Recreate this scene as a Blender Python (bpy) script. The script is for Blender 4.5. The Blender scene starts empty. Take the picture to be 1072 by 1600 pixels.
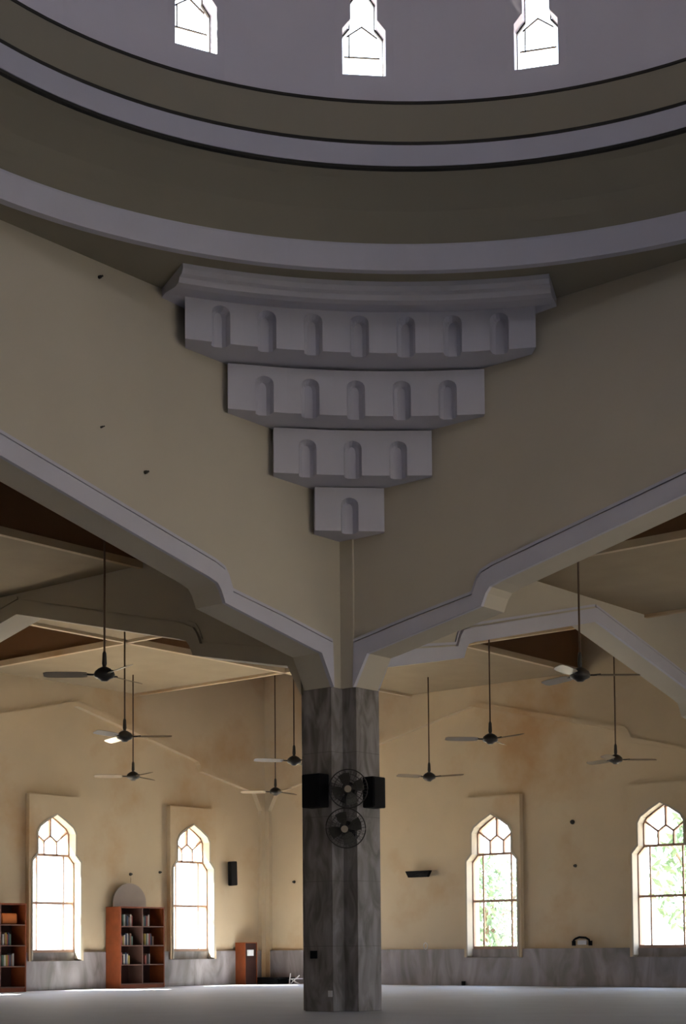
import bpy, bmesh, math, random
from mathutils import Vector, Matrix
from mathutils.geometry import tessellate_polygon
import numpy as np

random.seed(7)
S = bpy.context.scene
COL = S.collection
PI = math.pi

# ------------------------------------------------------------------ camera
YAW, PITCH, ROLL, FPX, CY = 0.691, 0.06, -0.008, 2522.3, 1331.3
CAM = Vector((-16.092, -13.3, 0.8))
F = Vector((math.cos(YAW)*math.cos(PITCH), math.sin(YAW)*math.cos(PITCH), math.sin(PITCH)))
R0 = F.cross(Vector((0, 0, 1))).normalized()
U0 = R0.cross(F)
RR = R0*math.cos(ROLL) + U0*math.sin(ROLL)
UU = -R0*math.sin(ROLL) + U0*math.cos(ROLL)
cd = bpy.data.cameras.new('camera')
cam = bpy.data.objects.new('camera', cd)
COL.objects.link(cam)
M = Matrix((RR, UU, -F)).transposed().to_4x4()
M.translation = CAM
cam.matrix_world = M
cd.sensor_fit = 'HORIZONTAL'
cd.sensor_width = 36
cd.lens = FPX/1072*36
cd.shift_y = (CY-800)/1072
cd.clip_start = 0.05
cd.clip_end = 500
S.camera = cam

# ------------------------------------------------------------------ world, sun, exposure
S.view_settings.view_transform = 'Standard'
S.view_settings.look = 'None'
S.view_settings.gamma = 1.0
S.view_settings.use_curve_mapping = False
S.view_settings.exposure = 1.0
W = bpy.data.worlds.new('sky')
S.world = W
W.use_nodes = True
wn = W.node_tree
wn.nodes.clear()
wo = wn.nodes.new('ShaderNodeOutputWorld')
wb = wn.nodes.new('ShaderNodeBackground')
wt = wn.nodes.new('ShaderNodeTexCoord')
ws = wn.nodes.new('ShaderNodeSeparateXYZ')
wr = wn.nodes.new('ShaderNodeValToRGB')
wn.links.new(wt.outputs['Generated'], ws.inputs[0])
wn.links.new(ws.outputs['Z'], wr.inputs[0])
wr.color_ramp.elements[0].color = (0.95, 0.96, 1.0, 1)
wr.color_ramp.elements[1].color = (0.62, 0.74, 1.0, 1)
wr.color_ramp.elements[1].position = 0.8
wn.links.new(wr.outputs[0], wb.inputs[0])
wb.inputs[1].default_value = 5.0
wn.links.new(wb.outputs[0], wo.inputs[0])

sd = bpy.data.lights.new('sun', 'SUN')
sd.energy = 42
sd.color = (1.0, 0.93, 0.80)
sd.angle = 0.01
sun = bpy.data.objects.new('sun', sd)
COL.objects.link(sun)
sun.rotation_euler = Vector((0.35, -0.62, -0.95)).to_track_quat('-Z', 'Y').to_euler()

def portal(loc, sx, sy, direction):
    l = bpy.data.lights.new('daylight_portal', 'AREA')
    l.shape = 'RECTANGLE'
    l.size = sx
    l.size_y = sy
    l.cycles.is_portal = True
    o = bpy.data.objects.new('daylight_portal', l)
    COL.objects.link(o)
    o.location = loc
    o.rotation_euler = Vector(direction).to_track_quat('-Z', 'Z').to_euler()
    return o

# ------------------------------------------------------------------ materials
def mat(name, col, rough=0.85, var=0.06, scale=2.0, metal=0.0, stain=None, stain_amt=0.0, bump=0.0, bscale=30, spec=0.3):
    m = bpy.data.materials.new(name)
    m.use_nodes = True
    nt = m.node_tree
    b = nt.nodes['Principled BSDF']
    b.inputs['Roughness'].default_value = rough
    b.inputs['Metallic'].default_value = metal
    b.inputs['Specular IOR Level'].default_value = spec
    tc = nt.nodes.new('ShaderNodeTexCoord')
    n = nt.nodes.new('ShaderNodeTexNoise')
    n.inputs['Scale'].default_value = scale
    n.inputs['Detail'].default_value = 6
    nt.links.new(tc.outputs['Object'], n.inputs['Vector'])
    r = nt.nodes.new('ShaderNodeValToRGB')
    r.color_ramp.elements[0].position = 0.3
    r.color_ramp.elements[1].position = 0.7
    c = np.array(col)
    r.color_ramp.elements[0].color = tuple(np.clip(c*(1-var), 0, 1))+(1,)
    r.color_ramp.elements[1].color = tuple(np.clip(c*(1+var), 0, 1))+(1,)
    nt.links.new(n.outputs[0], r.inputs[0])
    out = r.outputs[0]
    if stain:
        n2 = nt.nodes.new('ShaderNodeTexNoise')
        n2.inputs['Scale'].default_value = 0.45
        n2.inputs['Detail'].default_value = 5
        n2.inputs['Roughness'].default_value = 0.6
        nt.links.new(tc.outputs['Object'], n2.inputs['Vector'])
        r2 = nt.nodes.new('ShaderNodeValToRGB')
        r2.color_ramp.elements[0].position = 0.50
        r2.color_ramp.elements[1].position = 0.72
        r2.color_ramp.elements[0].color = (0, 0, 0, 1)
        r2.color_ramp.elements[1].color = (stain_amt,)*3+(1,)
        nt.links.new(n2.outputs[0], r2.inputs[0])
        mx = nt.nodes.new('ShaderNodeMixRGB')
        nt.links.new(r2.outputs[0], mx.inputs[0])
        nt.links.new(out, mx.inputs[1])
        mx.inputs[2].default_value = tuple(stain)+(1,)
        out = mx.outputs[0]
    nt.links.new(out, b.inputs['Base Color'])
    if bump:
        n3 = nt.nodes.new('ShaderNodeTexNoise')
        n3.inputs['Scale'].default_value = bscale
        nt.links.new(tc.outputs['Object'], n3.inputs['Vector'])
        bp = nt.nodes.new('ShaderNodeBump')
        bp.inputs['Strength'].default_value = bump
        bp.inputs['Distance'].default_value = 0.01
        nt.links.new(n3.outputs[0], bp.inputs['Height'])
        nt.links.new(bp.outputs[0], b.inputs['Normal'])
    return m

CREAM = mat('cream plaster', (0.51, 0.46, 0.375), var=0.04, scale=0.8)
OUTER = mat('stained cream plaster', (0.62, 0.50, 0.34), var=0.06, scale=0.8, stain=(0.50, 0.30, 0.14), stain_amt=0.85)
WHITE = mat('white painted plaster', (0.52, 0.51, 0.585), var=0.03, scale=1.5)
DOMEW = mat('pale lilac dome plaster', (0.60, 0.58, 0.645), var=0.04, scale=0.7)
KHAKI = mat('khaki plaster', (0.29, 0.26, 0.20), var=0.04, scale=0.6)
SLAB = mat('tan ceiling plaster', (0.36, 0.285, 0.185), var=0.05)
BROWN = mat('brown recess paint', (0.22, 0.12, 0.06), var=0.06, scale=0.8)  # darker, redder brown for the recess sides and top plate
GROOVE_SHADE = mat('groove shade', (0.035, 0.032, 0.028), var=0.1)  # near-black colour stands in for the shade inside the dome grooves
CARPET = mat('grey blue carpet', (0.60, 0.63, 0.69), rough=0.72, var=0.05, scale=1.2, spec=0.8)
WOODL = mat('reddish wood veneer', (0.22, 0.052, 0.016), rough=0.45, var=0.18, scale=4)
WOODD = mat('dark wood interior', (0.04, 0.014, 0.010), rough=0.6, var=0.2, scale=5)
SHELF = mat('worn wood shelf edge', (0.16, 0.08, 0.06), rough=0.6, var=0.1)
BLACK = mat('black plastic', (0.008, 0.008, 0.009), rough=0.6, var=0.1, spec=0.1)
DGREY = mat('dark metal', (0.05, 0.045, 0.04), rough=0.45, var=0.1, metal=0.4)
RODM = mat('brown painted rod', (0.10, 0.06, 0.035), rough=0.5, var=0.1)
BLADE = mat('cream enamel fan blade', (0.34, 0.28, 0.21), rough=0.25, var=0.05, spec=0.5)
WFRAME = mat('pinkish timber window frame', (0.42, 0.26, 0.19), rough=0.55, var=0.1, scale=6)
WHITEP = mat('white plastic', (0.75, 0.75, 0.76), rough=0.5, var=0.02)
LEAF = mat('pale green leaves', (0.16, 0.24, 0.15), rough=0.7, var=0.35, scale=3)
FBLADE = mat('smoky dark fan blade', (0.06, 0.055, 0.045), rough=0.5, var=0.1)
BARK = mat('bark', (0.16, 0.11, 0.07), rough=0.9, var=0.2)
SAND = mat('pale sandy ground', (0.50, 0.45, 0.36), rough=0.95, var=0.1, scale=0.5)
TORCH = mat('exterior render', (0.6, 0.57, 0.5), var=0.05)

def marble(name, c1, c2, scale):
    m = bpy.data.materials.new(name)
    m.use_nodes = True
    nt = m.node_tree
    b = nt.nodes['Principled BSDF']
    b.inputs['Roughness'].default_value = 0.35
    tc = nt.nodes.new('ShaderNodeTexCoord')
    mp = nt.nodes.new('ShaderNodeMapping')
    mp.inputs['Scale'].default_value = (1, 1, 0.35)
    n = nt.nodes.new('ShaderNodeTexNoise')
    n.inputs['Scale'].default_value = scale
    n.inputs['Detail'].default_value = 8
    n.inputs['Distortion'].default_value = 1.2
    r = nt.nodes.new('ShaderNodeValToRGB')
    r.color_ramp.elements[0].position = 0.35
    r.color_ramp.elements[1].position = 0.68
    r.color_ramp.elements[0].color = tuple(c1)+(1,)
    r.color_ramp.elements[1].color = tuple(c2)+(1,)
    nt.links.new(tc.outputs['Object'], mp.inputs[0])
    nt.links.new(mp.outputs[0], n.inputs['Vector'])
    nt.links.new(n.outputs[0], r.inputs[0])
    # slab joints
    sp = nt.nodes.new('ShaderNodeSeparateXYZ')
    nt.links.new(tc.outputs['Object'], sp.inputs[0])
    md = nt.nodes.new('ShaderNodeMath'); md.operation = 'FRACT'
    dv = nt.nodes.new('ShaderNodeMath'); dv.operation = 'DIVIDE'
    dv.inputs[1].default_value = 0.835
    nt.links.new(sp.outputs['Z'], dv.inputs[0])
    nt.links.new(dv.outputs[0], md.inputs[0])
    lt = nt.nodes.new('ShaderNodeMath'); lt.operation = 'LESS_THAN'
    lt.inputs[1].default_value = 0.006
    nt.links.new(md.outputs[0], lt.inputs[0])
    mx = nt.nodes.new('ShaderNodeMixRGB')
    nt.links.new(lt.outputs[0], mx.inputs[0])
    nt.links.new(r.outputs[0], mx.inputs[1])
    mx.inputs[2].default_value = tuple(np.array(c1)*0.8)+(1,)
    nt.links.new(mx.outputs[0], b.inputs['Base Color'])
    return m
MARBLE = marble('grey veined marble', (0.13, 0.115, 0.10), (0.33, 0.305, 0.30), 5)
DADO = marble('grey marble dado', (0.17, 0.15, 0.14), (0.36, 0.32, 0.33), 2.2)

def glassmat():
    m = bpy.data.materials.new('thin window glass')
    m.use_nodes = True
    nt = m.node_tree
    nt.nodes.clear()
    o = nt.nodes.new('ShaderNodeOutputMaterial')
    mx = nt.nodes.new('ShaderNodeMixShader')
    t = nt.nodes.new('ShaderNodeBsdfTransparent')
    g = nt.nodes.new('ShaderNodeBsdfGlossy')
    g.inputs['Roughness'].default_value = 0.1
    t.inputs[0].default_value = (0.96, 0.98, 0.98, 1)
    mx.inputs[0].default_value = 0.06
    nt.links.new(t.outputs[0], mx.inputs[1])
    nt.links.new(g.outputs[0], mx.inputs[2])
    nt.links.new(mx.outputs[0], o.inputs[0])
    return m
GLASS = glassmat()

# ------------------------------------------------------------------ helpers
def finish(name, bm, m, parent=None, smooth=False):
    bmesh.ops.recalc_face_normals(bm, faces=bm.faces)
    me = bpy.data.meshes.new(name)
    bm.to_mesh(me)
    bm.free()
    for mm in (m if isinstance(m, (list, tuple)) else [m]):
        me.materials.append(mm)
    if smooth:
        for p in me.polygons:
            p.use_smooth = True
    o = bpy.data.objects.new(name, me)
    COL.objects.link(o)
    if parent:
        o.parent = parent
    return o

def tag(o, label=None, cat=None, group=None, kind=None):
    if label: o['label'] = label
    if cat: o['category'] = cat
    if group: o['group'] = group
    if kind: o['kind'] = kind
    return o

def empty(name, loc, rz=0, **k):
    o = bpy.data.objects.new(name, None)
    COL.objects.link(o)
    o.location = loc
    o.rotation_euler = (0, 0, rz)
    o.empty_display_size = 0.1
    return tag(o, **k)

def box(bm, x0, x1, y0, y1, z0, z1, mi=0):
    v = [bm.verts.new((x, y, z)) for z in (z0, z1) for y in (y0, y1) for x in (x0, x1)]
    fs = []
    for idx in ((0, 1, 3, 2), (4, 6, 7, 5), (0, 4, 5, 1), (2, 3, 7, 6), (0, 2, 6, 4), (1, 5, 7, 3)):
        f = bm.faces.new([v[i] for i in idx])
        f.material_index = mi
        fs.append(f)
    return fs

def prism(bm, loops, fn, d0, d1, mi=0, side_mi=None):
    """loops of (a,b); fn(a,b,d) -> xyz; solid between depth d0 and d1, holes allowed"""
    tri = tessellate_polygon([[Vector((a, b, 0)) for a, b in L] for L in loops])
    flat = [p for L in loops for p in L]
    V0 = [bm.verts.new(fn(a, b, d0)) for a, b in flat]
    V1 = [bm.verts.new(fn(a, b, d1)) for a, b in flat]
    for t in tri:
        for V in (V0, V1):
            try:
                bm.faces.new([V[i] for i in t]).material_index = mi
            except ValueError:
                pass
    k = 0
    for L in loops:
        n = len(L)
        for i in range(n):
            j = (i+1) % n
            try:
                f = bm.faces.new((V0[k+i], V0[k+j], V1[k+j], V1[k+i]))
                f.material_index = mi if side_mi is None else side_mi
            except ValueError:
                pass
        k += n

def cyl(bm, p0, p1, r0, r1=None, n=12):
    r1 = r0 if r1 is None else r1
    p0, p1 = Vector(p0), Vector(p1)
    d = (p1-p0).normalized()
    a = d.orthogonal().normalized()
    b = d.cross(a)
    A = [bm.verts.new(p0+(a*math.cos(t)+b*math.sin(t))*r0) for t in [2*PI*i/n for i in range(n)]]
    B = [bm.verts.new(p1+(a*math.cos(t)+b*math.sin(t))*r1) for t in [2*PI*i/n for i in range(n)]]
    for i in range(n):
        j = (i+1) % n
        bm.faces.new((A[i], A[j], B[j], B[i]))
    bm.faces.new(A[::-1])
    bm.faces.new(B)

def lathe(bm, prof, centre=(0, 0, 0), n=64, a0=0, a1=2*PI, mis=None, axis=None):
    c = Vector(centre)
    full = abs(a1-a0-2*PI) < 1e-6
    m = n if full else n+1
    cols = []
    for i in range(m):
        t = a0+(a1-a0)*i/n
        cols.append([bm.verts.new(c+Vector((r*math.cos(t), r*math.sin(t), z))) for r, z in prof])
    for i in range(n):
        A, B = cols[i], cols[(i+1) % m]
        for k in range(len(prof)-1):
            f = bm.faces.new((A[k], B[k], B[k+1], A[k+1]))
            if mis: f.material_index = mis[k]

def tube(bm, pts, r, n=6, closed=False):
    pts = [Vector(p) for p in pts]
    rings = []
    N = len(pts)
    for i, p in enumerate(pts):
        if closed:
            d = pts[(i+1) % N]-pts[(i-1) % N]
        else:
            d = pts[min(i+1, N-1)]-pts[max(i-1, 0)]
        d.normalize()
        a = d.cross(Vector((0, 0, 1)))
        if a.length < 1e-3: a = d.cross(Vector((1, 0, 0)))
        a.normalize()
        b = d.cross(a)
        rings.append([bm.verts.new(p+(a*math.cos(2*PI*k/n)+b*math.sin(2*PI*k/n))*r) for k in range(n)])
    for i in range(N if closed else N-1):
        A, B = rings[i], rings[(i+1) % N]
        for k in range(n):
            bm.faces.new((A[k], A[(k+1) % n], B[(k+1) % n], B[k]))
    if not closed:
        bm.faces.new(rings[0][::-1])
        bm.faces.new(rings[-1])

# plane mappings: (a along wall, b up, d behind the visible face)
def along_u(v0): return lambda a, b, d: (a, v0+d, b)
def along_v(u0): return lambda a, b, d: (u0+d, a, b)

T = 0.45
W1, W2 = 12.69, 12.40
SQ = 12.76          # clear side of the dome square
ZM = 4.18           # top of pier cladding
PITCHR = 0.2386

def arch_profile(L, drop=0.0, off=0.0):
    """half profile (distance from wall corner, height) up to the apex"""
    P = [(0.23, 0), (0.23, ZM), (0.46, 4.59), (0.63, 4.62), (2.24, 4.95), (2.31, 5.10), (2.37, 5.17), (2.52, 5.22)]
    P.append((L/2, 5.22+PITCHR*(L/2-2.52)))
    return P

def arch_outer(L):
    P = [(0.215, ZM), (0.235, 4.75), (1.13, 4.93), (2.10, 5.10), (2.17, 5.26), (2.24, 5.35), (2.40, 5.41)]
    P.append((L/2, 5.43+PITCHR*(L/2-2.45)))
    return P

def arch_loop(a0, a1, prof):
    L = a1-a0
    h = prof(L)
    left = [(a0+s, z) for s, z in h]
    right = [(a1-s, z) for s, z in h[:-1]]
    return left + right[::-1]

# spans between piers along each axis (dome square, aisles)
SPANS_U = [(-SQ-T-W1+T, -SQ-T), (-SQ, 0.0), (T, W2)]
SPANS_V = [(-SQ-T-W1+T, -SQ-T), (-SQ, 0.0), (T, W1)]
ZTOP = 8.5

def arcade(name, spans, fn, d0, d1, top=ZTOP):
    a_min, a_max = spans[0][0], spans[-1][1]
    pts = [(a_min, 0)]
    for a0, a1 in spans:
        pts += arch_loop(a0, a1, arch_profile)
    pts += [(a_max, 0), (a_max, top), (a_min, top)]
    # drop duplicate floor corner points
    out = []
    for p in pts:
        if not out or (abs(p[0]-out[-1][0])+abs(p[1]-out[-1][1])) > 1e-5:
            out.append(p)
    bm = bmesh.new()
    prism(bm, [out], fn, d0, d1)
    return tag(finish(name, bm, CREAM), kind='structure')

# ------------------------------------------------------------------ floor, arcades
bm = bmesh.new()
box(bm, -26.2, W2+0.4, -26.2, W1+0.4, -0.25, 0)
tag(finish('floor', bm, CARPET), kind='structure')

arcade('wall_left', SPANS_U, along_u(0.0), 0, T)
arcade('wall_right', SPANS_V, along_v(0.0), 0, T)
arcade('wall_near_right', SPANS_U, along_u(-SQ-T), 0, T)
arcade('wall_near_left', SPANS_V, along_v(-SQ-T), 0, T)

# raised white mouldings that follow the arches
n_trim = [0]
def trim(bm, m=WHITE, label=None):
    n_trim[0] += 1
    o = tag(finish('trim_%d' % n_trim[0], bm, m), kind='structure')
    if label: o['label'] = label
    return o

def arch_trim(a0, a1, fn, d0, d1, m=WHITE):
    L = a1-a0
    lo, up = arch_profile(L)[1:], arch_outer(L)
    for sgn, base in ((1, a0), (-1, a1)):
        lower = [(base+sgn*s, z) for s, z in lo]
        upper = [(base+sgn*s, z) for s, z in up]
        bm = bmesh.new()
        prism(bm, [lower+upper[::-1]], fn, d0, d1)
        # slim bead along the outer edge
        b0 = [(base+sgn*(s-0.012), z+0.025) for s, z in up]
        b1 = [(base+sgn*(s-0.022), z+0.060) for s, z in up]
        prism(bm, [b0+b1[::-1]], fn, d0*0.5, d1)
        trim(bm, m)

arch_trim(-SQ, 0, along_u(0.0), -0.05, 0.01)
arch_trim(-SQ, 0, along_v(0.0), -0.05, 0.01)
arch_trim(T, W2, along_u(0.0), -0.05, 0.01)
arch_trim(T, W1, along_v(0.0), -0.05, 0.01, CREAM)

# corner pilaster strip on the right-hand arcade between pier and corbel
bm = bmesh.new()
box(bm, -0.03, 0.01, -0.215, 0.0, ZM, 6.15)
trim(bm, CREAM)

# pier, clad in marble, plus-shaped in plan
bm = bmesh.new()
e = 0.012
plus = [(-0.23-e, -e), (-e, -e), (-e, -0.23-e), (T+e, -0.23-e), (T+e, -e), (T+0.23+e, -e), (T+0.23+e, T+e), (T+e, T+e), (T+e, T+0.23+e), (-e, T+0.23+e), (-e, T+e), (-0.23-e, T+e)]
prism(bm, [plus], lambda a, b, d: (a, b, d), 0.0, ZM)
tag(finish('pillar', bm, MARBLE), 'grey veined marble pier with a re-entrant corner carrying the arches', kind='structure')

# ------------------------------------------------------------------ outer walls with windows
# window outline, half widths and heights
def win_outline(c, zb=0.60, k=1.0, inset=0.0):
    pts = [(0.67, zb), (0.67, 2.68), (0.53, 2.83), (0.53, 3.28), (0.46, 3.40), (0.25, 3.54), (0.0, 3.66)]
    pts = [(max(x-inset, 0), z-inset*(0.9 if z > 1 else -1)) for x, z in pts]
    return [(c-x, z) for x, z in pts] + [(c+x, z) for x, z in pts[:-1]][::-1]

WIN_L = [5.88, 9.88, 1.88]
WIN_R = [6.08, 2.06, 10.1]
WIN_L_MORE = [-3.2, -7.2, -11.2, 1.88]
def outer_wall(name, fn, wins, a0, a1, top=8.5, mat_=OUTER):
    bm = bmesh.new()
    prism(bm, [[(a0, 0), (a1, 0), (a1, top), (a0, top)]]+[win_outline(c) for c in wins], fn, 0, 0.38)
    return tag(finish(name, bm, mat_), kind='structure')

LEFTW = sorted([5.88, 9.88, 1.88])
RIGHTW = sorted([10.1, 6.08, 2.06, -6.6])
outer_wall('wall_rear_left', along_u(W1), LEFTW, -26, W2+0.38)
outer_wall('wall_rear_right', along_v(W2), RIGHTW, -26, W1)

# blind arch: raised spandrel layer with pilaster, in the corner bay
for fn, a1, nm in ((along_u(W1), W2, 'l'), (along_v(W2), W1, 'r')):
    bm = bmesh.new()
    prf = arch_loop(T, a1, lambda L: [(s, z-0.08 if z > 0 else 0) for s, z in arch_profile(L)])
    prism(bm, [[(T, 0)]+prf+[(a1, 0), (a1, 8.2), (T, 8.2)]], fn, -0.10, 0.0)
    trim(bm, OUTER)
    bm = bmesh.new()
    q = prf[1:-1]
    mid = len(q)//2
    cen = (T+a1)/2
    up = [(a+(-0.10 if a < cen-0.01 else 0.10 if a > cen+0.01 else 0)*(1 if z < 4.6 else 0.15), z+(0.0 if z < 4.6 else 0.11)) for a, z in q]
    prism(bm, [q+up[::-1]], fn, -0.135, -0.09)
    trim(bm, OUTER)
# marble dado
def dado(fn, a0, a1, wins, d):
    bm = bmesh.new()
    z = 0.78
    edges = [a0]
    for c in sorted(wins):
        edges += [c-0.67, c+0.67]
    edges.append(a1)
    for i in range(0, len(edges), 2):
        prism(bm, [[(edges[i], 0), (edges[i+1], 0), (edges[i+1], z), (edges[i], z)]], fn, -d, 0.0)
    for c in wins:
        prism(bm, [[(c-0.67, 0), (c+0.67, 0), (c+0.67, 0.60), (c-0.67, 0.60)]], fn, -d, 0.0)
        prism(bm, [[(c-0.67, 0.60), (c+0.67, 0.60), (c+0.67, 0.775), (c-0.67, 0.775)]], fn, 0.05, 0.36)
    return bm
trim(dado(along_u(W1), -26, W2, LEFTW, 0.085), DADO)
trim(dado(along_v(W2), -26, W1, RIGHTW, 0.085), DADO)

# windows
wi = [0]
def window(fn, c, label, full=True, sash=0):
    wi[0] += 1
    root = empty('window_%d' % wi[0], (0, 0, 0), kind='structure', label=label)
    # projecting panel with moulded edge
    o2 = win_outline(c)
    bm = bmesh.new()
    prism(bm, [[(c-0.73, 0.60), (c+0.73, 0.60), (c+0.73, 4.03), (c-0.73, 4.03)], o2], fn, -0.12, 0.0)
    finish('surround', bm, OUTER, root)
    # thin light moulding round the opening
    bm = bmesh.new()
    oo = win_outline(c)
    ii = win_outline(c, inset=0.035)
    oo[0] = (oo[0][0], 0.60); oo[-1] = (oo[-1][0], 0.60)
    prism(bm, [oo+ii[::-1]], fn, -0.135, 0.09)
    finish('moulding', bm, CREAM, root)
    # frame
    bm = bmesh.new()
    a = win_outline(c, zb=0.775, inset=0.0)
    b = win_outline(c, zb=0.775, inset=0.06)
    prism(bm, [a, b], fn, 0.08, 0.15)
    def bar(x0, z0, x1, z1, w=0.035):
        d = Vector((x1-x0, z1-z0)); d.normalize()
        n = Vector((-d.y, d.x))*w/2
        prism(bm, [[(c+x0-n.x, z0-n.y), (c+x1-n.x, z1-n.y), (c+x1+n.x, z1+n.y), (c+x0+n.x, z0+n.y)]], fn, 0.085, 0.145)
    bar(-0.6, 2.80, 0.6, 2.80, 0.05)
    bar(-0.62, 1.80, 0.62, 1.80, 0.05)
    bar(0, 3.58, 0, 3.20, 0.045)
    bar(0, 3.20, -0.17, 3.08)
    bar(0, 3.20, 0.17, 3.08)
    bar(-0.17, 3.08, -0.17, 2.80)
    bar(0.17, 3.08, 0.17, 2.80)
    bar(-0.17, 3.08, -0.47, 3.30)
    bar(0.17, 3.08, 0.47, 3.30)
    finish('frame', bm, WFRAME, root)
    if full:
        # inward opening sashes, slim verticals and a stay bar
        bm = bmesh.new()
        for s in (-1, 1):
            bar_x = s*0.36
            prism(bm, [[(c+bar_x-0.015, 0.80), (c+bar_x+0.015, 0.80), (c+bar_x+0.015, 2.78), (c+bar_x-0.015, 2.78)]], fn, 0.09, 0.12)
        finish('glazing_bar', bm, WFRAME, root)
    bm = bmesh.new()
    prism(bm, [win_outline(c, zb=0.80, inset=0.05)], fn, 0.11, 0.116)
    finish('pane', bm, GLASS, root)
    return root

window(along_u(W1), 5.88, 'tall arched window between the two tall bookcases', True)
window(along_u(W1), 9.88, 'tall arched window between the tall bookcase and the low cabinet', True)
window(along_v(W2), 6.08, 'tall arched window right of the pier with trees outside', True)
window(along_v(W2), 2.06, 'rightmost tall arched window cut by the photo edge', True)
for c in LEFTW:
    portal((c, W1+0.45, 2.1), 1.4, 3.2, (0, -1, 0))
for c in RIGHTW:
    portal((W2+0.45, c, 2.1), 1.4, 3.2, (-1, 0, 0))

# near outer walls (behind the viewer) with unseen openings added and sized for daylight
def near_wall(name, fn, openings, h):
    bm = bmesh.new()
    pts = [(-26, 0)]
    for c, w in openings:
        pts += [(c-w/2, 0), (c-w/2, h), (c+w/2, h), (c+w/2, 0)]
    pts += [(13, 0), (13, 8.5), (-26, 8.5)]
    prism(bm, [pts], fn, 0, 0.3)
    tag(finish(name, bm, OUTER), kind='structure')
DAYLIGHT_V = [(-10.0, 4.2), (-4.0, 4.2), (6.0, 4.0)]  # made-up openings that bring light in from behind the viewer
DAYLIGHT_U = [(6.5, 0.9)]
near_wall('wall_daylight_right', along_u(-26.0), DAYLIGHT_V, 3.4)
near_wall('wall_daylight_left', along_v(-26.0), DAYLIGHT_U, 3.6)
for c, w in DAYLIGHT_V:
    portal((c, -26.1, 1.7), w, 3.4, (0, 1, 0))
for c, w in DAYLIGHT_U:
    portal((-26.1, c, 1.8), w, 3.6, (1, 0, 0))

# ------------------------------------------------------------------ aisle ceilings: coffer grid
ZC, ZR = 6.42, 8.3
def bay_ceiling(u0, u1, v0, v1, um, vm, name='ceiling', edge=True):
    """um, vm: inner grid lines; edge-middle cells carry the low slabs, the rest is recessed"""
    us, vs = [u0]+list(um)+[u1], [v0]+list(vm)+[v1]
    bm = bmesh.new()
    def slab(a0, a1, b0, b1):
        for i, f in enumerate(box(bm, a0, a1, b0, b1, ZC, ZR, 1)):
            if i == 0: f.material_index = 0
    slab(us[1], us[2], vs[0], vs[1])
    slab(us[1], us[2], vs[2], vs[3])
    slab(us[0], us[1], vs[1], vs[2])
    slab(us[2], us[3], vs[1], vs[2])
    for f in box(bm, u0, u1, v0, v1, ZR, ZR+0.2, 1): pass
    # light ribs along the grid lines
    g = 0.045
    if edge:
        for u in um: box(bm, u-g, u+g, v0, v1, ZC-0.05, ZC+0.06, 2)
        for v in vm: box(bm, u0, u1, v-g, v+g, ZC-0.05, ZC+0.06, 2)
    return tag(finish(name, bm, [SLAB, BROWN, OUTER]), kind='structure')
bay_ceiling(T, W2, T, W1, (3.8, 8.1), (3.8, 8.2))
bay_ceiling(-SQ, 0, T, W1, (-8.75, -4.3), (3.8, 8.2))
bay_ceiling(T, W2, -SQ, 0, (3.7, 8.1), (-8.6, -4.3))
bay_ceiling(-26, -SQ-T, -SQ, 0, (-21.7, -17.4), (-8.6, -4.3))
bay_ceiling(-SQ, 0, -26, -SQ-T, (-8.6, -4.3), (-21.7, -17.4))
bay_ceiling(-26, -SQ-T, -26, -SQ-T, (-21.7, -17.4), (-21.7, -17.4))
bay_ceiling(-26, -SQ-T, T, W1, (-21.7, -17.4), (3.8, 8.2))
bay_ceiling(T, W2, -26, -SQ-T, (3.7, 8.1), (-21.7, -17.4))

# ------------------------------------------------------------------ dome
DC = (-6.38, -6.38)
bm = bmesh.new()
circ = [(DC[0]+6.02*math.cos(2*PI*i/96), DC[1]+6.02*math.sin(2*PI*i/96)) for i in range(96)]
prism(bm, [[(-SQ-T, -SQ-T), (T, -SQ-T), (T, T), (-SQ-T, T)], circ], lambda a, b, d: (a, b, d), ZTOP-0.005, ZTOP+0.25)
tag(finish('ceiling_square', bm, KHAKI), kind='structure')
# rings and bands, each its own structure piece
def ring(prof, m, label):
    bm = bmesh.new()
    lathe(bm, prof, (DC[0], DC[1], 0), 128)
    n_trim[0] += 1
    return tag(finish('trim_%d' % n_trim[0], bm, m, smooth=False), label, kind='structure')
ring([(6.05, 8.46), (5.95, 8.46), (5.91, 8.725), (5.90, 8.745), (6.05, 8.75), (6.05, 8.46)], WHITE, 'lowest wide white ring of the dome')
ring([(5.16, 9.275), (5.145, 9.275), (5.075, 9.47), (5.10, 9.475), (5.3, 9.49), (5.3, 9.275), (5.16, 9.275)], WHITE, 'narrow white ring between the two khaki dome bands')
def dome_shell(prof, m, name='ceiling_dome'):
    bm = bmesh.new()
    lathe(bm, prof, (DC[0], DC[1], 0), 128)
    return tag(finish(name, bm, m), kind='structure')
dome_shell([(5.895, 8.745), (5.74, 8.86), (5.60, 8.98), (5.44, 9.09), (5.29, 9.19), (5.19, 9.245), (5.6, 9.7), (6.4, 8.9), (6.4, 8.76), (5.895, 8.745)], KHAKI)
dome_shell([(5.19, 9.24), (5.165, 9.25), (5.155, 9.276), (5.4, 9.3), (5.45, 9.2), (5.19, 9.24)], GROOVE_SHADE, 'trim_90')  # flush strip, groove shade put into its colour
dome_shell([(5.076, 9.468), (5.072, 9.49), (5.075, 9.51), (5.4, 9.55), (5.4, 9.45), (5.076, 9.468)], GROOVE_SHADE, 'trim_91')
dome_shell([(5.085, 9.505), (4.985, 9.88), (5.4, 9.9), (5.5, 9.5), (5.085, 9.505)], KHAKI)
dome_shell([(4.985, 9.875), (4.975, 9.88), (4.975, 9.907), (5.35, 9.915), (5.35, 9.86), (4.985, 9.875)], GROOVE_SHADE, 'trim_92')
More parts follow.
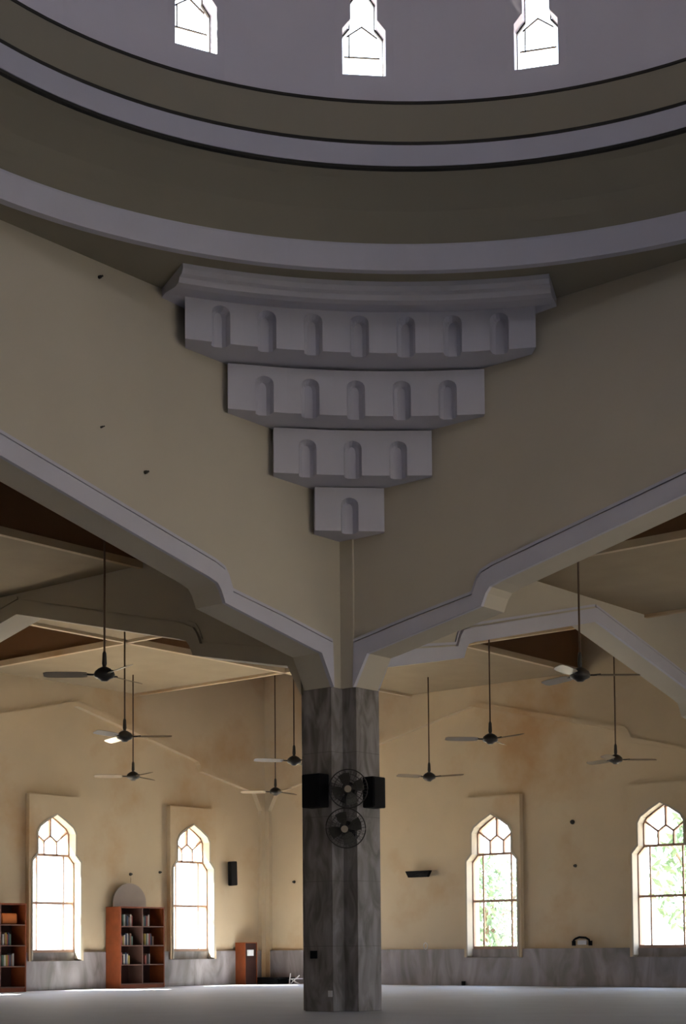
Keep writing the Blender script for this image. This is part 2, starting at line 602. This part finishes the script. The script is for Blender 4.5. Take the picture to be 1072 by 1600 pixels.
# drum with seventeen windows
NW = 17
STEP = 2*PI/NW
RD, RO = 5.03, 5.30
A0 = math.radians(46.0)
def dome_win(dx=0.0):
    pts = [(0.235, 10.21), (0.235, 10.72), (0.145, 10.83), (0.145, 11.10), (0.08, 11.2), (0.0, 11.27)]
    pts = [(x-dx if x > 0 else 0, z+(dx if i == 0 else -dx)) for i, (x, z) in enumerate(pts)]
    return [(-x, z) for x, z in pts]+[(x, z) for x, z in pts[:-1]][::-1]
bm = bmesh.new()
HW = 0.32
ha = HW/RD
for k in range(NW):
    a = A0+k*STEP
    def fn(s, z, d, a=a):
        r = RD*math.cos(ha)+d
        return (DC[0]+r*math.cos(a)-s*math.sin(a)*(1+d/RD), DC[1]+r*math.sin(a)+s*math.cos(a)*(1+d/RD), z)
    prism(bm, [[(-HW, 9.905), (HW, 9.905), (HW, 11.6), (-HW, 11.6)], dome_win()], fn, 0, 0.27)
    n = 6
    b0, b1 = a+ha, a+STEP-ha
    for i in range(n):
        p, q = b0+(b1-b0)*i/n, b0+(b1-b0)*(i+1)/n
        vs = []
        for r in (RD, RO):
            for t in (p, q):
                for z in (9.905, 11.6):
                    vs.append(bm.verts.new((DC[0]+r*math.cos(t), DC[1]+r*math.sin(t), z)))
        for idx in ((0, 1, 3, 2), (4, 6, 7, 5), (0, 2, 6, 4), (1, 5, 7, 3)):
            bm.faces.new([vs[j] for j in idx])
tag(finish('ceiling_drum', bm, DOMEW), kind='structure')
dome_shell([(RD, 11.6)]+[(RD*math.cos(t), 11.6+3.4*math.sin(t)) for t in [PI/2*i/14 for i in range(1, 14)]]+[(0.02, 15.0)], DOMEW, 'ceiling_cupola')
dome_labels = {-1: 'rightmost large dome window, cropped at the top', 0: 'central dome window above the corbel', 1: 'left dome window cropped by the photo top', -2: 'dome window just entering at the right edge'}
for k in range(NW):
    kk = k if k <= 8 else k-NW
    a = A0+kk*STEP
    def fn(s, z, d, a=a):
        r = RD+d
        return (DC[0]+r*math.cos(a)-s*math.sin(a), DC[1]+r*math.sin(a)+s*math.cos(a), z)
    c = fn(0, 10.75, 0.29)
    portal(c, 0.5, 1.1, (-math.cos(a), -math.sin(a), 0))
    if kk not in dome_labels: continue
    wi[0] += 1
    root = empty('window_%d' % wi[0], (0, 0, 0), kind='structure', label=dome_labels[kk])
    bm = bmesh.new()
    prism(bm, [dome_win(), dome_win(0.012)], fn, 0.17, 0.20)
    prism(bm, [[(-0.2, 10.50), (0.2, 10.50), (0.2, 10.512), (-0.2, 10.512)]], fn, 0.17, 0.19)
    # small pointed bar
    for s in (-1, 1):
        prism(bm, [[(0, 10.86), (s*0.17, 10.74), (s*0.17, 10.725), (0, 10.845)]], fn, 0.17, 0.19)
    prism(bm, [[(0.135, 10.50), (0.147, 10.50), (0.147, 10.75), (0.135, 10.75)]], fn, 0.17, 0.19)
    finish('frame', bm, DGREY, root)
    bm = bmesh.new()
    prism(bm, [dome_win(0.005)], fn, 0.178, 0.182)
    finish('pane', bm, GLASS, root)

# ------------------------------------------------------------------ muqarnas corbel in the corner
muq = empty('muqarnas_corbel', (0, 0, 6.1), label='stepped white stalactite corbel filling the corner under the dome', cat='muqarnas')
def local(p): return (p[0], p[1], p[2]-6.1)
def on_circle(r, ang): return Vector((DC[0]+r*math.cos(ang), DC[1]+r*math.sin(ang)))
def tier(r, n, pitch, z0, z1, nw, margin, root, nz0=None, za=None, depth=0.15, niche=True):
    """n niches centred on the diagonal, spacing pitch (m) along the arc"""
    half = (n-1)/2
    dirs = []
    A = math.radians(44.6)
    # facet boundaries in arc metres
    bounds = [(-half-0.5+i)*pitch for i in range(n+1)]
    bounds[0] -= margin; bounds[-1] += margin
    P = [on_circle(r, A+b/r) for b in bounds]          # increasing angle: towards the left
    bot = []
    bm = bmesh.new()
    niches = []
    za = za or z1-0.12
    for i in range(n):
        p, q = P[i], P[i+1]
        d = (q-p); L = d.length; d.normalize()
        nin = Vector((d.y, -d.x))
        if nin.dot(Vector((1, 1))) < 0: nin = -nin      # pointing into the corner
        cc = on_circle(r, A+((-half+i)*pitch)/r)
        c = (cc-p).dot(d)
        def f3(s, z, dep):
            w = p+d*s+nin*dep
            return Vector(local((w.x, w.y, z)))
        h = nw/2
        arc = [(-h, z0), (-h, za-0.10), (-h*0.93, za-0.06), (-h*0.75, za-0.03), (-h*0.4, za-0.008), (0, za)]
        arc = [(c+x, z) for x, z in arc]+[(c-x, z) for x, z in arc[:-1]][::-1]
        outline = [(0, z0)]+arc+[(L, z0), (L, z1), (0, z1)]
        tri = tessellate_polygon([[Vector((a, b, 0)) for a, b in outline]])
        V = [bm.verts.new(f3(a, b, 0)) for a, b in outline]
        for t in tri: bm.faces.new([V[k] for k in t])
        # niche: half-round hollow
        m = len(arc)
        nb = bmesh.new()
        Fv = [nb.verts.new(f3(a, b, 0)) for a, b in arc]
        G = [nb.verts.new(f3(c+(a-c)*0.8, z0 if b == z0 else b-0.02, depth*0.75)) for a, b in arc]
        H = [nb.verts.new(f3(c+(a-c)*0.45, z0 if b == z0 else b-0.035, depth)) for a, b in arc]
        for X, Y in ((Fv, G), (G, H)):
            for k in range(m-1): nb.faces.new((X[k], X[k+1], Y[k+1], Y[k]))
        nb.faces.new(H)
        niches.append(nb)
        bot += [f3(0, z0, 0), f3(c-h, z0, 0), f3(c-h*0.8, z0, depth*0.75), f3(c-h*0.45, z0, depth), f3(c+h*0.45, z0, depth), f3(c+h*0.8, z0, depth*0.75), f3(c+h, z0, 0)]
    bot.append(f3(L, z0, 0))
    # side returns run back parallel to the diagonal until they meet the walls
    def back(p):
        k = max(0, min(-p[0], -p[1]))+0.003
        return Vector((p[0]+k, p[1]+k, p[2]))
    s0, s1 = bot[0], bot[-1]
    b0, b1 = back(s0), back(s1)
    up = Vector((0, 0, z1-z0))
    for s, b in ((s0, b0), (s1, b1)):
        bm.faces.new([bm.verts.new(x) for x in (s, b, b+up, s+up)])
    corner = Vector((0.003, 0.003, z0-6.1))
    loop = bot+[b1, corner, b0]
    tri = tessellate_polygon([[Vector((x.x, x.y, 0)) for x in loop]])
    V = [bm.verts.new(x) for x in loop]
    for t in tri: bm.faces.new([V[k] for k in t])
    top = [f for f in (P)]
    V = [bm.verts.new(local((q.x, q.y, z1))) for q in P]+[bm.verts.new(x+up) for x in (b1, corner, b0)]
    bm.faces.new(V)
    o = finish('tier', bm, WHITE, root)
    for nb in niches: finish('niche', nb, WHITE, o)
    return o
tier(7.00, 7, 0.556, 7.90, 8.44, 0.225, 0.155, muq, za=8.35)
tier(7.50, 5, 0.562, 7.30, 7.86, 0.225, 0.17, muq, za=7.74)
tier(7.97, 3, 0.568, 6.70, 7.27, 0.225, 0.14, muq, za=7.14)
tier(8.45, 1, 0.57, 6.12, 6.68, 0.225, 0.16, muq, za=6.55)
# cornice above the tiers
bm = bmesh.new()
prof = [(7.4, 8.36), (7.0, 8.40), (6.62, 8.33), (6.50, 8.335), (6.46, 8.385), (6.38, 8.395), (6.34, 8.44), (6.34, 8.50), (7.4, 8.50)]
hw = 0.335
cols = []
for i in range(25):
    t = math.radians(44.6)-hw+2*hw*i/24
    row = []
    for r, z in prof:
        q = on_circle(r, t)
        row.append(bm.verts.new(local((q.x, q.y, z))))
    cols.append(row)
for i in range(24):
    for k in range(len(prof)-1):
        bm.faces.new((cols[i][k], cols[i+1][k], cols[i+1][k+1], cols[i][k+1]))
bm.faces.new(cols[0]); bm.faces.new(cols[-1][::-1])
finish('cornice', bm, WHITE, muq)

# ------------------------------------------------------------------ ceiling fans
def make_fan(loc, top, spin, label):
    root = empty('ceiling_fan', loc, spin, label=label, cat='fan', group='long rod ceiling fans over the aisles')
    bm = bmesh.new()
    cyl(bm, (0, 0, 0.10), (0, 0, top-loc[2]), 0.014, n=10)
    finish('rod', bm, RODM, root, True)
    bm = bmesh.new()
    lathe(bm, [(0.0, 0.30), (0.016, 0.30), (0.026, 0.27), (0.032, 0.14), (0.022, 0.10), (0.0, 0.10)], n=16)
    finish('coupling', bm, DGREY, root, True)
    bm = bmesh.new()
    lathe(bm, [(0.0, -0.085), (0.04, -0.085), (0.07, -0.06), (0.125, -0.035), (0.135, 0.0), (0.12, 0.04), (0.08, 0.075), (0.03, 0.10), (0.0, 0.10)], n=24)
    finish('motor', bm, DGREY, root, True)
    for k in range(3):
        bm = bmesh.new()
        a = 2*PI*k/3
        ca, sa = math.cos(a), math.sin(a)
        def f(x, y, z): return (x*ca-y*sa, x*sa+y*ca, z)
        sec = [(0.22, 0.055), (0.30, 0.07), (0.60, 0.075), (0.74, 0.065), (0.78, 0.04)]
        top_, bot_ = [], []
        for x, h in sec:
            tilt = 0.32
            top_.append([bm.verts.new(f(x, s*h, s*h*tilt+0.004)) for s in (-1, -0.3, 0.4, 1)])
            bot_.append([bm.verts.new(f(x, s*h, s*h*tilt-0.004)) for s in (-1, -0.3, 0.4, 1)])
        for G in (top_, bot_):
            for i in range(len(sec)-1):
                for j in range(3):
                    bm.faces.new((G[i][j], G[i+1][j], G[i+1][j+1], G[i][j+1]))
        for i in range(len(sec)-1):
            for j in (0, 3):
                bm.faces.new((top_[i][j], top_[i+1][j], bot_[i+1][j], bot_[i][j]))
        for i in (0, -1):
            for j in range(3):
                bm.faces.new((top_[i][j], top_[i][j+1], bot_[i][j+1], bot_[i][j]))
        bl = finish('blade', bm, BLADE, root)
        bm = bmesh.new()
        tube(bm, [f(0.11, 0, 0), f(0.18, 0, 0.0), f(0.27, 0, 0.008)], 0.014, 6)
        finish('blade_bracket', bm, DGREY, bl)
    return root
ZF = 4.34
# spin chosen so that the blades lie as in the photo
fans = [((-2.2, 2.14), ZR, 'ceiling fan nearest the left outer arch with one bright blade', 0.20),
        ((2.09, 6.41), ZC, 'ceiling fan over the middle of the left corner bay', -0.88),
        ((6.38, 10.81), ZR, 'farthest small ceiling fan, lowest in front of the left blind arch', 0.25),
        ((6.62, 6.66), ZR, 'ceiling fan just left of the marble pier', 0.5),
        ((10.78, 10.88), ZR, 'ceiling fan in front of the room corner, lowest hanging in view', 0.1),
        ((1.98, -2.39), ZR, 'largest right-hand ceiling fan under the gabled arch', -0.88),
        ((6.53, 2.14), ZR, 'ceiling fan right of the pier with a bright blade', 0.31),
        ((10.68, 6.51), ZC, 'small ceiling fan immediately right of the pier, high between pier and arched window', -1.4),
        ((10.66, 2.10), ZR, 'small ceiling fan above the rightmost arched window', -0.82)]
for (x, y), top, lab, spin in fans:
    make_fan((x, y, ZF), top, spin, lab)

# ------------------------------------------------------------------ things on the pier
def face_dir(o, d):
    """turn an object so its local -Y looks along d"""
    o.rotation_euler = Vector(d).to_track_quat('-Y', 'Z').to_euler()

def cage_fan(loc, d, r, label):
    root = empty('wall_fan', loc, label=label, cat='wall fan', group='caged wall fans on the pier')
    face_dir(root, d)
    bm = bmesh.new()
    def circle(rad, y, n=40): return [(rad*math.cos(2*PI*i/n), y, rad*math.sin(2*PI*i/n)) for i in range(n)]
    tube(bm, circle(r, 0), 0.008, 6, True)
    for rad, y in ((0.75, -0.055), (0.5, -0.075), (0.25, -0.085)): tube(bm, circle(r*rad, y), 0.0028, 5, True)
    for rad, y in ((0.75, 0.055), (0.45, 0.08)): tube(bm, circle(r*rad, y), 0.0028, 5, True)
    for i in range(36):
        t = 2*PI*i/36
        c, s = math.cos(t), math.sin(t)
        tube(bm, [(r*k*c, y, r*k*s) for k, y in ((1, 0), (0.93, -0.03), (0.75, -0.055), (0.5, -0.075), (0.15, -0.088))], 0.0022, 4)
        if i % 2 == 0:
            tube(bm, [(r*k*c, y, r*k*s) for k, y in ((1, 0), (0.93, 0.03), (0.75, 0.055), (0.45, 0.08), (0.2, 0.09))], 0.0022, 4)
    finish('cage', bm, DGREY, root)
    bm = bmesh.new()
    cyl(bm, (0, -0.092, 0), (0, -0.08, 0), 0.045, n=20)
    finish('badge', bm, BLADE, root)
    bm = bmesh.new()
    cyl(bm, (0, 0.06, 0), (0, 0.22, 0), 0.085, 0.06, 20)
    finish('motor', bm, BLACK, root)
    for k in range(4):
        bm = bmesh.new()
        t0 = 2*PI*k/4+0.3
        rows = []
        for i in range(6):
            rr = 0.03+(r*0.84-0.03)*i/5
            wdt = 0.18+0.35*math.sin(PI*min(i/5+0.15, 1)*0.8)
            rows.append([bm.verts.new((rr*math.cos(t0+s*wdt), -0.02+s*0.028, rr*math.sin(t0+s*wdt))) for s in (-1, 0, 1)])
        for i in range(5):
            for j in range(2):
                bm.faces.new((rows[i][j], rows[i+1][j], rows[i+1][j+1], rows[i][j+1]))
        o = finish('blade', bm, FBLADE, root)
        so = o.modifiers.new('s', 'SOLIDIFY'); so.thickness = 0.004
    bm = bmesh.new()
    tube(bm, [(0, 0.20, -0.02), (0, 0.26, -0.10), (0, 0.36, -0.12)], 0.02, 8)
    box(bm, -0.06, 0.06, 0.33, 0.36, -0.2, -0.02)
    finish('bracket', bm, BLACK, root)
    return root
cage_fan((-0.33, -0.36, 2.83), (-0.80, -0.58, -0.12), 0.245, 'upper of the two caged black wall fans on the pier')
cage_fan((-0.35, -0.33, 2.33), (-0.90, -0.50, -0.22), 0.255, 'lower of the two caged black wall fans on the pier')

def speaker(x0, x1, y0, y1, z0, z1, label, face):
    cx, cy = (x0+x1)/2, (y0+y1)/2
    root = empty('speaker', (cx, cy, z0), label=label, cat='speaker', group='black speakers on the pier')
    bm = bmesh.new()
    box(bm, x0-cx, x1-cx, y0-cy, y1-cy, 0, z1-z0)
    bmesh.ops.bevel(bm, geom=bm.edges[:], offset=0.008, segments=2, affect='EDGES')
    finish('cabinet', bm, BLACK, root)
    bm = bmesh.new()
    if face == 'u': box(bm, x0-cx-0.008, x0-cx+0.002, y0-cy+0.02, y1-cy-0.02, 0.02, z1-z0-0.02)
    else: box(bm, x0-cx+0.02, x1-cx-0.02, y0-cy-0.008, y0-cy+0.002, 0.02, z1-z0-0.02)
    finish('grille', bm, BLACK, root)
    return root
speaker(-0.44, -0.245, 0.03, 0.33, 2.62, 3.05, 'black box speaker on the shaded left side of the pier', 'u')
speaker(0.10, 0.36, -0.42, -0.245, 2.62, 3.02, 'black box speaker on the right side of the pier', 'v')

bm = bmesh.new(); box(bm, -0.262, -0.24, 0.25, 0.36, 0.68, 0.78)
bmesh.ops.bevel(bm, geom=bm.edges[:], offset=0.004, segments=1, affect='EDGES')
tag(finish('wall_socket', bm, BLACK), 'small black socket low on the left face of the pier', 'socket')
bm = bmesh.new(); box(bm, -0.252, -0.24, 0.0, 0.07, 0.19, 0.27)
bmesh.ops.bevel(bm, geom=bm.edges[:], offset=0.003, segments=1, affect='EDGES')
tag(finish('wall_socket', bm, WHITEP), 'small white socket near the foot of the pier', 'socket')

# ------------------------------------------------------------------ bookcases
BOOKC = [mat('book cover %d' % i, c, rough=0.6, var=0.1, scale=8) for i, c in enumerate([(0.35, 0.33, 0.30), (0.10, 0.16, 0.12), (0.30, 0.08, 0.06), (0.05, 0.06, 0.10), (0.45, 0.40, 0.34), (0.18, 0.10, 0.07), (0.30, 0.22, 0.05), (0.012, 0.012, 0.013)])]
rb = random.Random(3)
book_kinds = {}
def book(w, h, d, ci):
    key = (round(w, 3), round(h, 2), ci)
    if key not in book_kinds:
        bm = bmesh.new()
        box(bm, -w/2, w/2, 0, d, 0, h)
        bmesh.ops.bevel(bm, geom=[e_ for e_ in bm.edges if abs(e_.verts[0].co.y) < 1e-6 and abs(e_.verts[1].co.y) < 1e-6], offset=min(0.006, w*0.3), segments=2, affect='EDGES')
        o = finish('book', bm, BOOKC[ci])
        book_kinds[key] = o
        return o
    o = book_kinds[key].copy()
    COL.objects.link(o)
    return o
CN = ['pale grey', 'dark green', 'dark red', 'dark blue', 'cream', 'brown', 'mustard', 'black']
ROWN = ['lowest', 'second lowest', 'second highest', 'top']

def bookcase(u0, u1, vf, vb, h, cols, rows, label, where, fill):
    w = u1-u0
    root = empty('bookcase', (u0, vf, 0), label=label, cat='bookcase')
    dep = vb-vf
    t = 0.03
    for x in (0, w-t):
        bm = bmesh.new(); box(bm, x, x+t, 0, dep, 0, h)
        finish('side_panel', bm, WOODL, root)
    bm = bmesh.new(); box(bm, t, w-t, 0.0, dep, h-t, h); finish('top', bm, WOODL, root)
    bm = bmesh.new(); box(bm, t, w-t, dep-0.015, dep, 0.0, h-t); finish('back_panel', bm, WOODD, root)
    bm = bmesh.new(); box(bm, t, w-t, 0.012, dep-0.02, 0.0, 0.08); finish('plinth', bm, WOODL, root)
    zs = [0.08+(h-t-0.08)*i/rows for i in range(rows+1)]
    for i in range(rows):
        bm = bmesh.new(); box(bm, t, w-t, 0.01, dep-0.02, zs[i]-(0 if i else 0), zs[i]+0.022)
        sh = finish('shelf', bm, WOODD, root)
        bm = bmesh.new(); box(bm, t, w-t, 0.0, 0.0105, zs[i]+0.0, zs[i]+0.022)
        finish('edge_strip', bm, SHELF, sh)
    cw = (w-t)/cols
    for c in range(1, cols):
        bm = bmesh.new(); box(bm, c*cw, c*cw+t, 0.004, dep-0.02, 0.08, h-t)
        finish('divider', bm, SHELF, root)
    for c in range(cols):
        for i in range(rows):
            x = u0+c*cw+t+0.02
            x1 = u0+(c+1)*cw-0.02
            ch = zs[i+1]-zs[i]-0.03
            n = fill[i][c]
            if n == 0: continue
            x += rb.uniform(0.0, 0.08)
            cis = rb.sample(range(8), 8)
            for k in range(n):
                bw = rb.choice([0.028, 0.036, 0.046])
                bh = min(rb.choice([0.19, 0.22, 0.25]), ch*0.86)
                if x+bw > x1: break
                ci = cis[k % len(cis)]
                o = book(bw, bh, 0.16, ci)
                o.location = (x+bw/2, vf+0.05, zs[i]+0.0225)
                side = 'first' if k == 0 else 'last' if k == n-1 else None
                nm = '%s book, %s shelf of the %s' % (CN[ci], ROWN[int(i*4/rows)] if rows == 4 else ('lowest', 'middle', 'top')[i], where)
                if cols > 1: nm += ', %s side' % ('left' if c == 0 else 'right')
                tag(o, nm, 'book', 'books on the %s row %s bay %d' % (where, ROWN[i] if rows == 4 else i, c))
                x += bw+0.003
    return root
bookcase(7.26, 8.56, 12.15, 12.60, 1.74, 2, 4, 'tall reddish-brown open bookcase between the two arched windows', 'bookcase between the windows',
         [[0, 0], [6, 4], [8, 7], [7, 5]])
bookcase(3.45, 4.74, 12.15, 12.60, 1.76, 2, 4, 'tall dark bookcase cut by the photo edge beside the first window', 'bookcase at the photo edge',
         [[0, 0], [0, 7], [0, 6], [0, 0]])
# orange cloth-like box on the top shelf of the edge bookcase
bm = bmesh.new(); box(bm, 4.17, 4.55, 12.2, 12.45, 1.355, 1.56)
bmesh.ops.bevel(bm, geom=bm.edges[:], offset=0.015, segments=2, affect='EDGES')
tag(finish('storage_box', bm, mat('orange card', (0.55, 0.16, 0.04), var=0.12)), 'orange box on the top shelf of the bookcase at the photo edge', 'box')
# low cabinet
root = empty('low_cabinet', (11.28, 12.30, 0), label='low reddish-brown cabinet by the room corner with dark front', cat='cabinet')
w, dep, h = 0.41, 0.31, 0.97
for x in (0, w-0.02):
    bm = bmesh.new(); box(bm, x, x+0.02, 0, dep, 0, h); finish('side_panel', bm, WOODL, root)
bm = bmesh.new(); box(bm, 0.02, w-0.02, 0, dep, h-0.02, h); finish('top', bm, WOODL, root)
bm = bmesh.new(); box(bm, 0.02, w-0.02, 0.02, dep, 0, h-0.02); finish('back_panel', bm, WOODD, root)
for z in (0.02, 0.33, 0.62):
    bm = bmesh.new(); box(bm, 0.02, w-0.02, 0.0, 0.021, z, z+0.02); finish('shelf', bm, WOODD, root)
bm = bmesh.new(); box(bm, 11.36, 11.54, 12.27, 12.315, 0.66, 0.80)
tag(finish('paper_stack', bm, WHITEP), 'white paper bundle in the upper part of the low cabinet', 'paper')
# dark low bench along the corner
root = empty('low_bench', (12.05, 12.2, 0), label='low black bench against the wall by the room corner', cat='bench')
bm = bmesh.new(); box(bm, -0.33, 0.25, -0.55, 0.38, 0.11, 0.15)
bmesh.ops.bevel(bm, geom=bm.edges[:], offset=0.01, segments=1, affect='EDGES')
finish('seat', bm, BLACK, root)
for x in (-0.31, 0.20):
    for y in (-0.5, 0.3):
        bm = bmesh.new(); box(bm, x, x+0.04, y, y+0.04, 0, 0.11); finish('leg', bm, BLACK, root)
bm = bmesh.new(); box(bm, -0.30, 0.22, -0.45, 0.28, 0.0, 0.10); finish('shelf', bm, BLACK, root)
# small white folding stand beside the pier
root = empty('folding_stand', (11.9, 11.30, 0), label='small white folding book stand on the floor left of the pier', cat='stand')
for k, (p, q) in enumerate((((-0.02, 0.17, 0), (0.02, 0.17, 0.25)), ((0, 0.14, 0.02), (0, -0.12, 0.20)), ((0, -0.12, 0.0), (0, 0.14, 0.12)))):
    bm = bmesh.new(); cyl(bm, p, q, 0.014, n=8); finish('leg', bm, WHITEP, root)
bm = bmesh.new(); box(bm, -0.12, 0.12, -0.12, 0.02, 0.115, 0.135); finish('rest', bm, WHITEP, root)

# ------------------------------------------------------------------ fittings on the outer walls
# tilted black speaker on the left rear wall
root = empty('wall_speaker', (11.12, 12.55, 2.57), label='narrow black upright speaker on the wall above the low cabinet', cat='speaker')
bm = bmesh.new(); box(bm, -0.11, 0.11, -0.07, 0.04, -0.28, 0.28)
bmesh.ops.bevel(bm, geom=bm.edges[:], offset=0.012, segments=2, affect='EDGES')
o = finish('cabinet', bm, BLACK, root); o.rotation_euler = (0.05, -0.08, 0)
bm = bmesh.new(); box(bm, -0.03, 0.03, 0.03, 0.08, -0.05, 0.05); finish('bracket', bm, DGREY, root)
# black wall heater on the right rear wall
root = empty('wall_heater', (12.33, 8.0, 2.43), label='black horizontal tapered wall lamp right of the pier', cat='wall lamp')
bm = bmesh.new()
prism(bm, [[(-0.26, -0.07), (0.26, -0.07), (0.34, 0.07), (-0.34, 0.07)]], lambda a, b, d: (d, a, b), -0.12, -0.02)
bmesh.ops.bevel(bm, geom=bm.edges[:], offset=0.008, segments=1, affect='EDGES')
root.name = 'wall_lamp'
finish('housing', bm, BLACK, root)
bm = bmesh.new(); box(bm, -0.03, 0.0, -0.12, 0.12, -0.03, 0.03); finish('bracket', bm, DGREY, root)

def stud(x, y, z, d, r, label, m=DGREY, name='wall_hook'):
    bm = bmesh.new()
    d = Vector(d)
    p = Vector((x, y, z))
    cyl(bm, p, p+d*0.03, r, r*0.9, 14)
    cyl(bm, p+d*0.03, p+d*0.06, r*0.45, r*0.6, 10)
    return tag(finish(name, bm, m), label, 'hook')
stud(W1*0+12.40-0.07, 4.09, 3.36, (-1, 0, 0), 0.05, 'upper black stud between the two windows right of the pier')
stud(12.33, 4.04, 2.46, (-1, 0, 0), 0.035, 'lower small stud between the two windows right of the pier')
stud(7.98, W1-0.07, 2.46, (0, -1, 0), 0.035, 'small dark hook on the wall above the tall bookcase')
stud(8.86, W1-0.07, 2.53, (0, -1, 0), 0.03, 'faint hook close to the frame of the second window')
stud(12.33, 11.69, 2.38, (-1, 0, 0), 0.035, 'small dark stud on the wall just left of the pier')
stud(-4.21, 0, 8.32, (0, -1, 0), 0.02, 'small dark hook high on the left arch wall under the cornice')
stud(-3.51, 0, 6.26, (0, -1, 0), 0.022, 'small dark hook on the left arch wall near the moulding')
stud(-4.18, 0, 6.62, (0, -1, 0), 0.012, 'tiny dark hook in the middle of the left arch wall')
bm = bmesh.new()
bd = [(-0.48, 0), (0.48, 0)]+[(0.48*math.cos(t), 0.10+0.42*math.sin(t)) for t in [PI*i/16 for i in range(17)]]
prism(bm, [bd], lambda a, b, d: (7.92+a, 12.585+d-0.02*0, 1.7405+b), -0.02, 0.0)  # thin flat piece, duller and greyer than the wall behind
tag(finish('round_topped_patch', bm, mat('dull lilac board', (0.43, 0.37, 0.33), var=0.08)), 'dull grey round-topped board standing on top of the tall bookcase', 'patch')
bm = bmesh.new(); box(bm, 12.22, 12.30, 6.80, 6.86, 0.0, 0.09)
bmesh.ops.bevel(bm, geom=bm.edges[:], offset=0.008, segments=1, affect='EDGES')
tag(finish('floor_socket', bm, BLACK), 'tiny black box on the floor below the window right of the pier', 'socket')
# thin cable from the hook down to the bookcase
bm = bmesh.new(); tube(bm, [(7.98, 12.60, 2.45), (7.985, 12.605, 2.36), (7.975, 12.60, 2.275)], 0.004, 5)
tag(finish('cable', bm, DGREY), 'short thin cable hanging from the hook above the tall bookcase', 'cable')
# curved dark bracket
root = empty('grab_handle', (12.33, 3.9, 0.90), label='dark curved handle on the wall ledge between the right-hand windows', cat='handle')
bm = bmesh.new(); tube(bm, [(-0.03, -0.19, -0.05), (-0.04, -0.17, 0.05), (-0.05, -0.1, 0.09), (-0.05, 0.05, 0.10), (-0.05, 0.14, 0.07), (-0.04, 0.19, 0.04), (-0.03, 0.2, -0.02)], 0.022, 8)
finish('bar', bm, BLACK, root, True)
for y in (-0.19, 0.2):
    bm = bmesh.new(); box(bm, -0.04, 0.0, y-0.035, y+0.035, -0.07, 0.03); finish('mount', bm, BLACK, root)
bm = bmesh.new(); box(bm, -0.035, 0.0, -0.10, 0.10, -0.05, 0.04); finish('plate', bm, WHITEP, root)
# small white ring
bm = bmesh.new()
tube(bm, [(12.30, 7.86+0.05*math.cos(2*PI*i/20), 0.85+0.07*math.sin(2*PI*i/20)) for i in range(20)], 0.009, 6, True)
tag(finish('wall_ring', bm, WHITEP), 'small white ring on the dado top right of the pier', 'ring')

# ------------------------------------------------------------------ outside
bm = bmesh.new(); box(bm, -70, 70, -70, 70, -0.6, -0.3)
tag(finish('ground', bm, SAND), kind='structure')
def tree(x, y, h, r, label, seed):
    rt = random.Random(seed)
    root = empty('tree', (x, y, -0.3), label=label, cat='tree', group='garden trees outside the windows')
    bm = bmesh.new()
    cyl(bm, (0, 0, 0), (0.1, 0.05, h*0.6), 0.14, 0.07, 10)
    for k in range(5):
        a = rt.uniform(0, 2*PI)
        tube(bm, [(0.08, 0.04, h*0.35+k*0.15), (0.5*r*math.cos(a), 0.5*r*math.sin(a), h*0.6), (0.8*r*math.cos(a), 0.8*r*math.sin(a), h*0.8)], 0.035, 6)
    finish('trunk', bm, BARK, root)
    bm = bmesh.new()
    for i in range(1500):
        while True:
            p = Vector((rt.uniform(-1, 1), rt.uniform(-1, 1), rt.uniform(-1, 1)))
            if 0.35 < p.length < 1: break
        c = Vector((p.x*r, p.y*r, h*0.62+p.z*h*0.42))
        s = rt.uniform(0.10, 0.20)
        a = Vector((rt.gauss(0, 1), rt.gauss(0, 1), rt.gauss(0, 1))).normalized()
        b = a.orthogonal().normalized()
        q = a.cross(b)
        vs = [bm.verts.new(c+b*s), bm.verts.new(c+q*s*0.4+a*0.02), bm.verts.new(c-b*s), bm.verts.new(c-q*s*0.4+a*0.02)]
        bm.faces.new(vs)
    finish('foliage', bm, LEAF, root)
tree(19.5, 4.2, 4.6, 1.9, 'leafy tree outside the rightmost arched window', 1)
tree(21.5, 12.6, 3.6, 1.6, 'leafy tree outside the window right of the pier', 2)
tree(7.6, 22.5, 3.6, 1.5, 'tree outside the window nearest the left photo edge', 3)
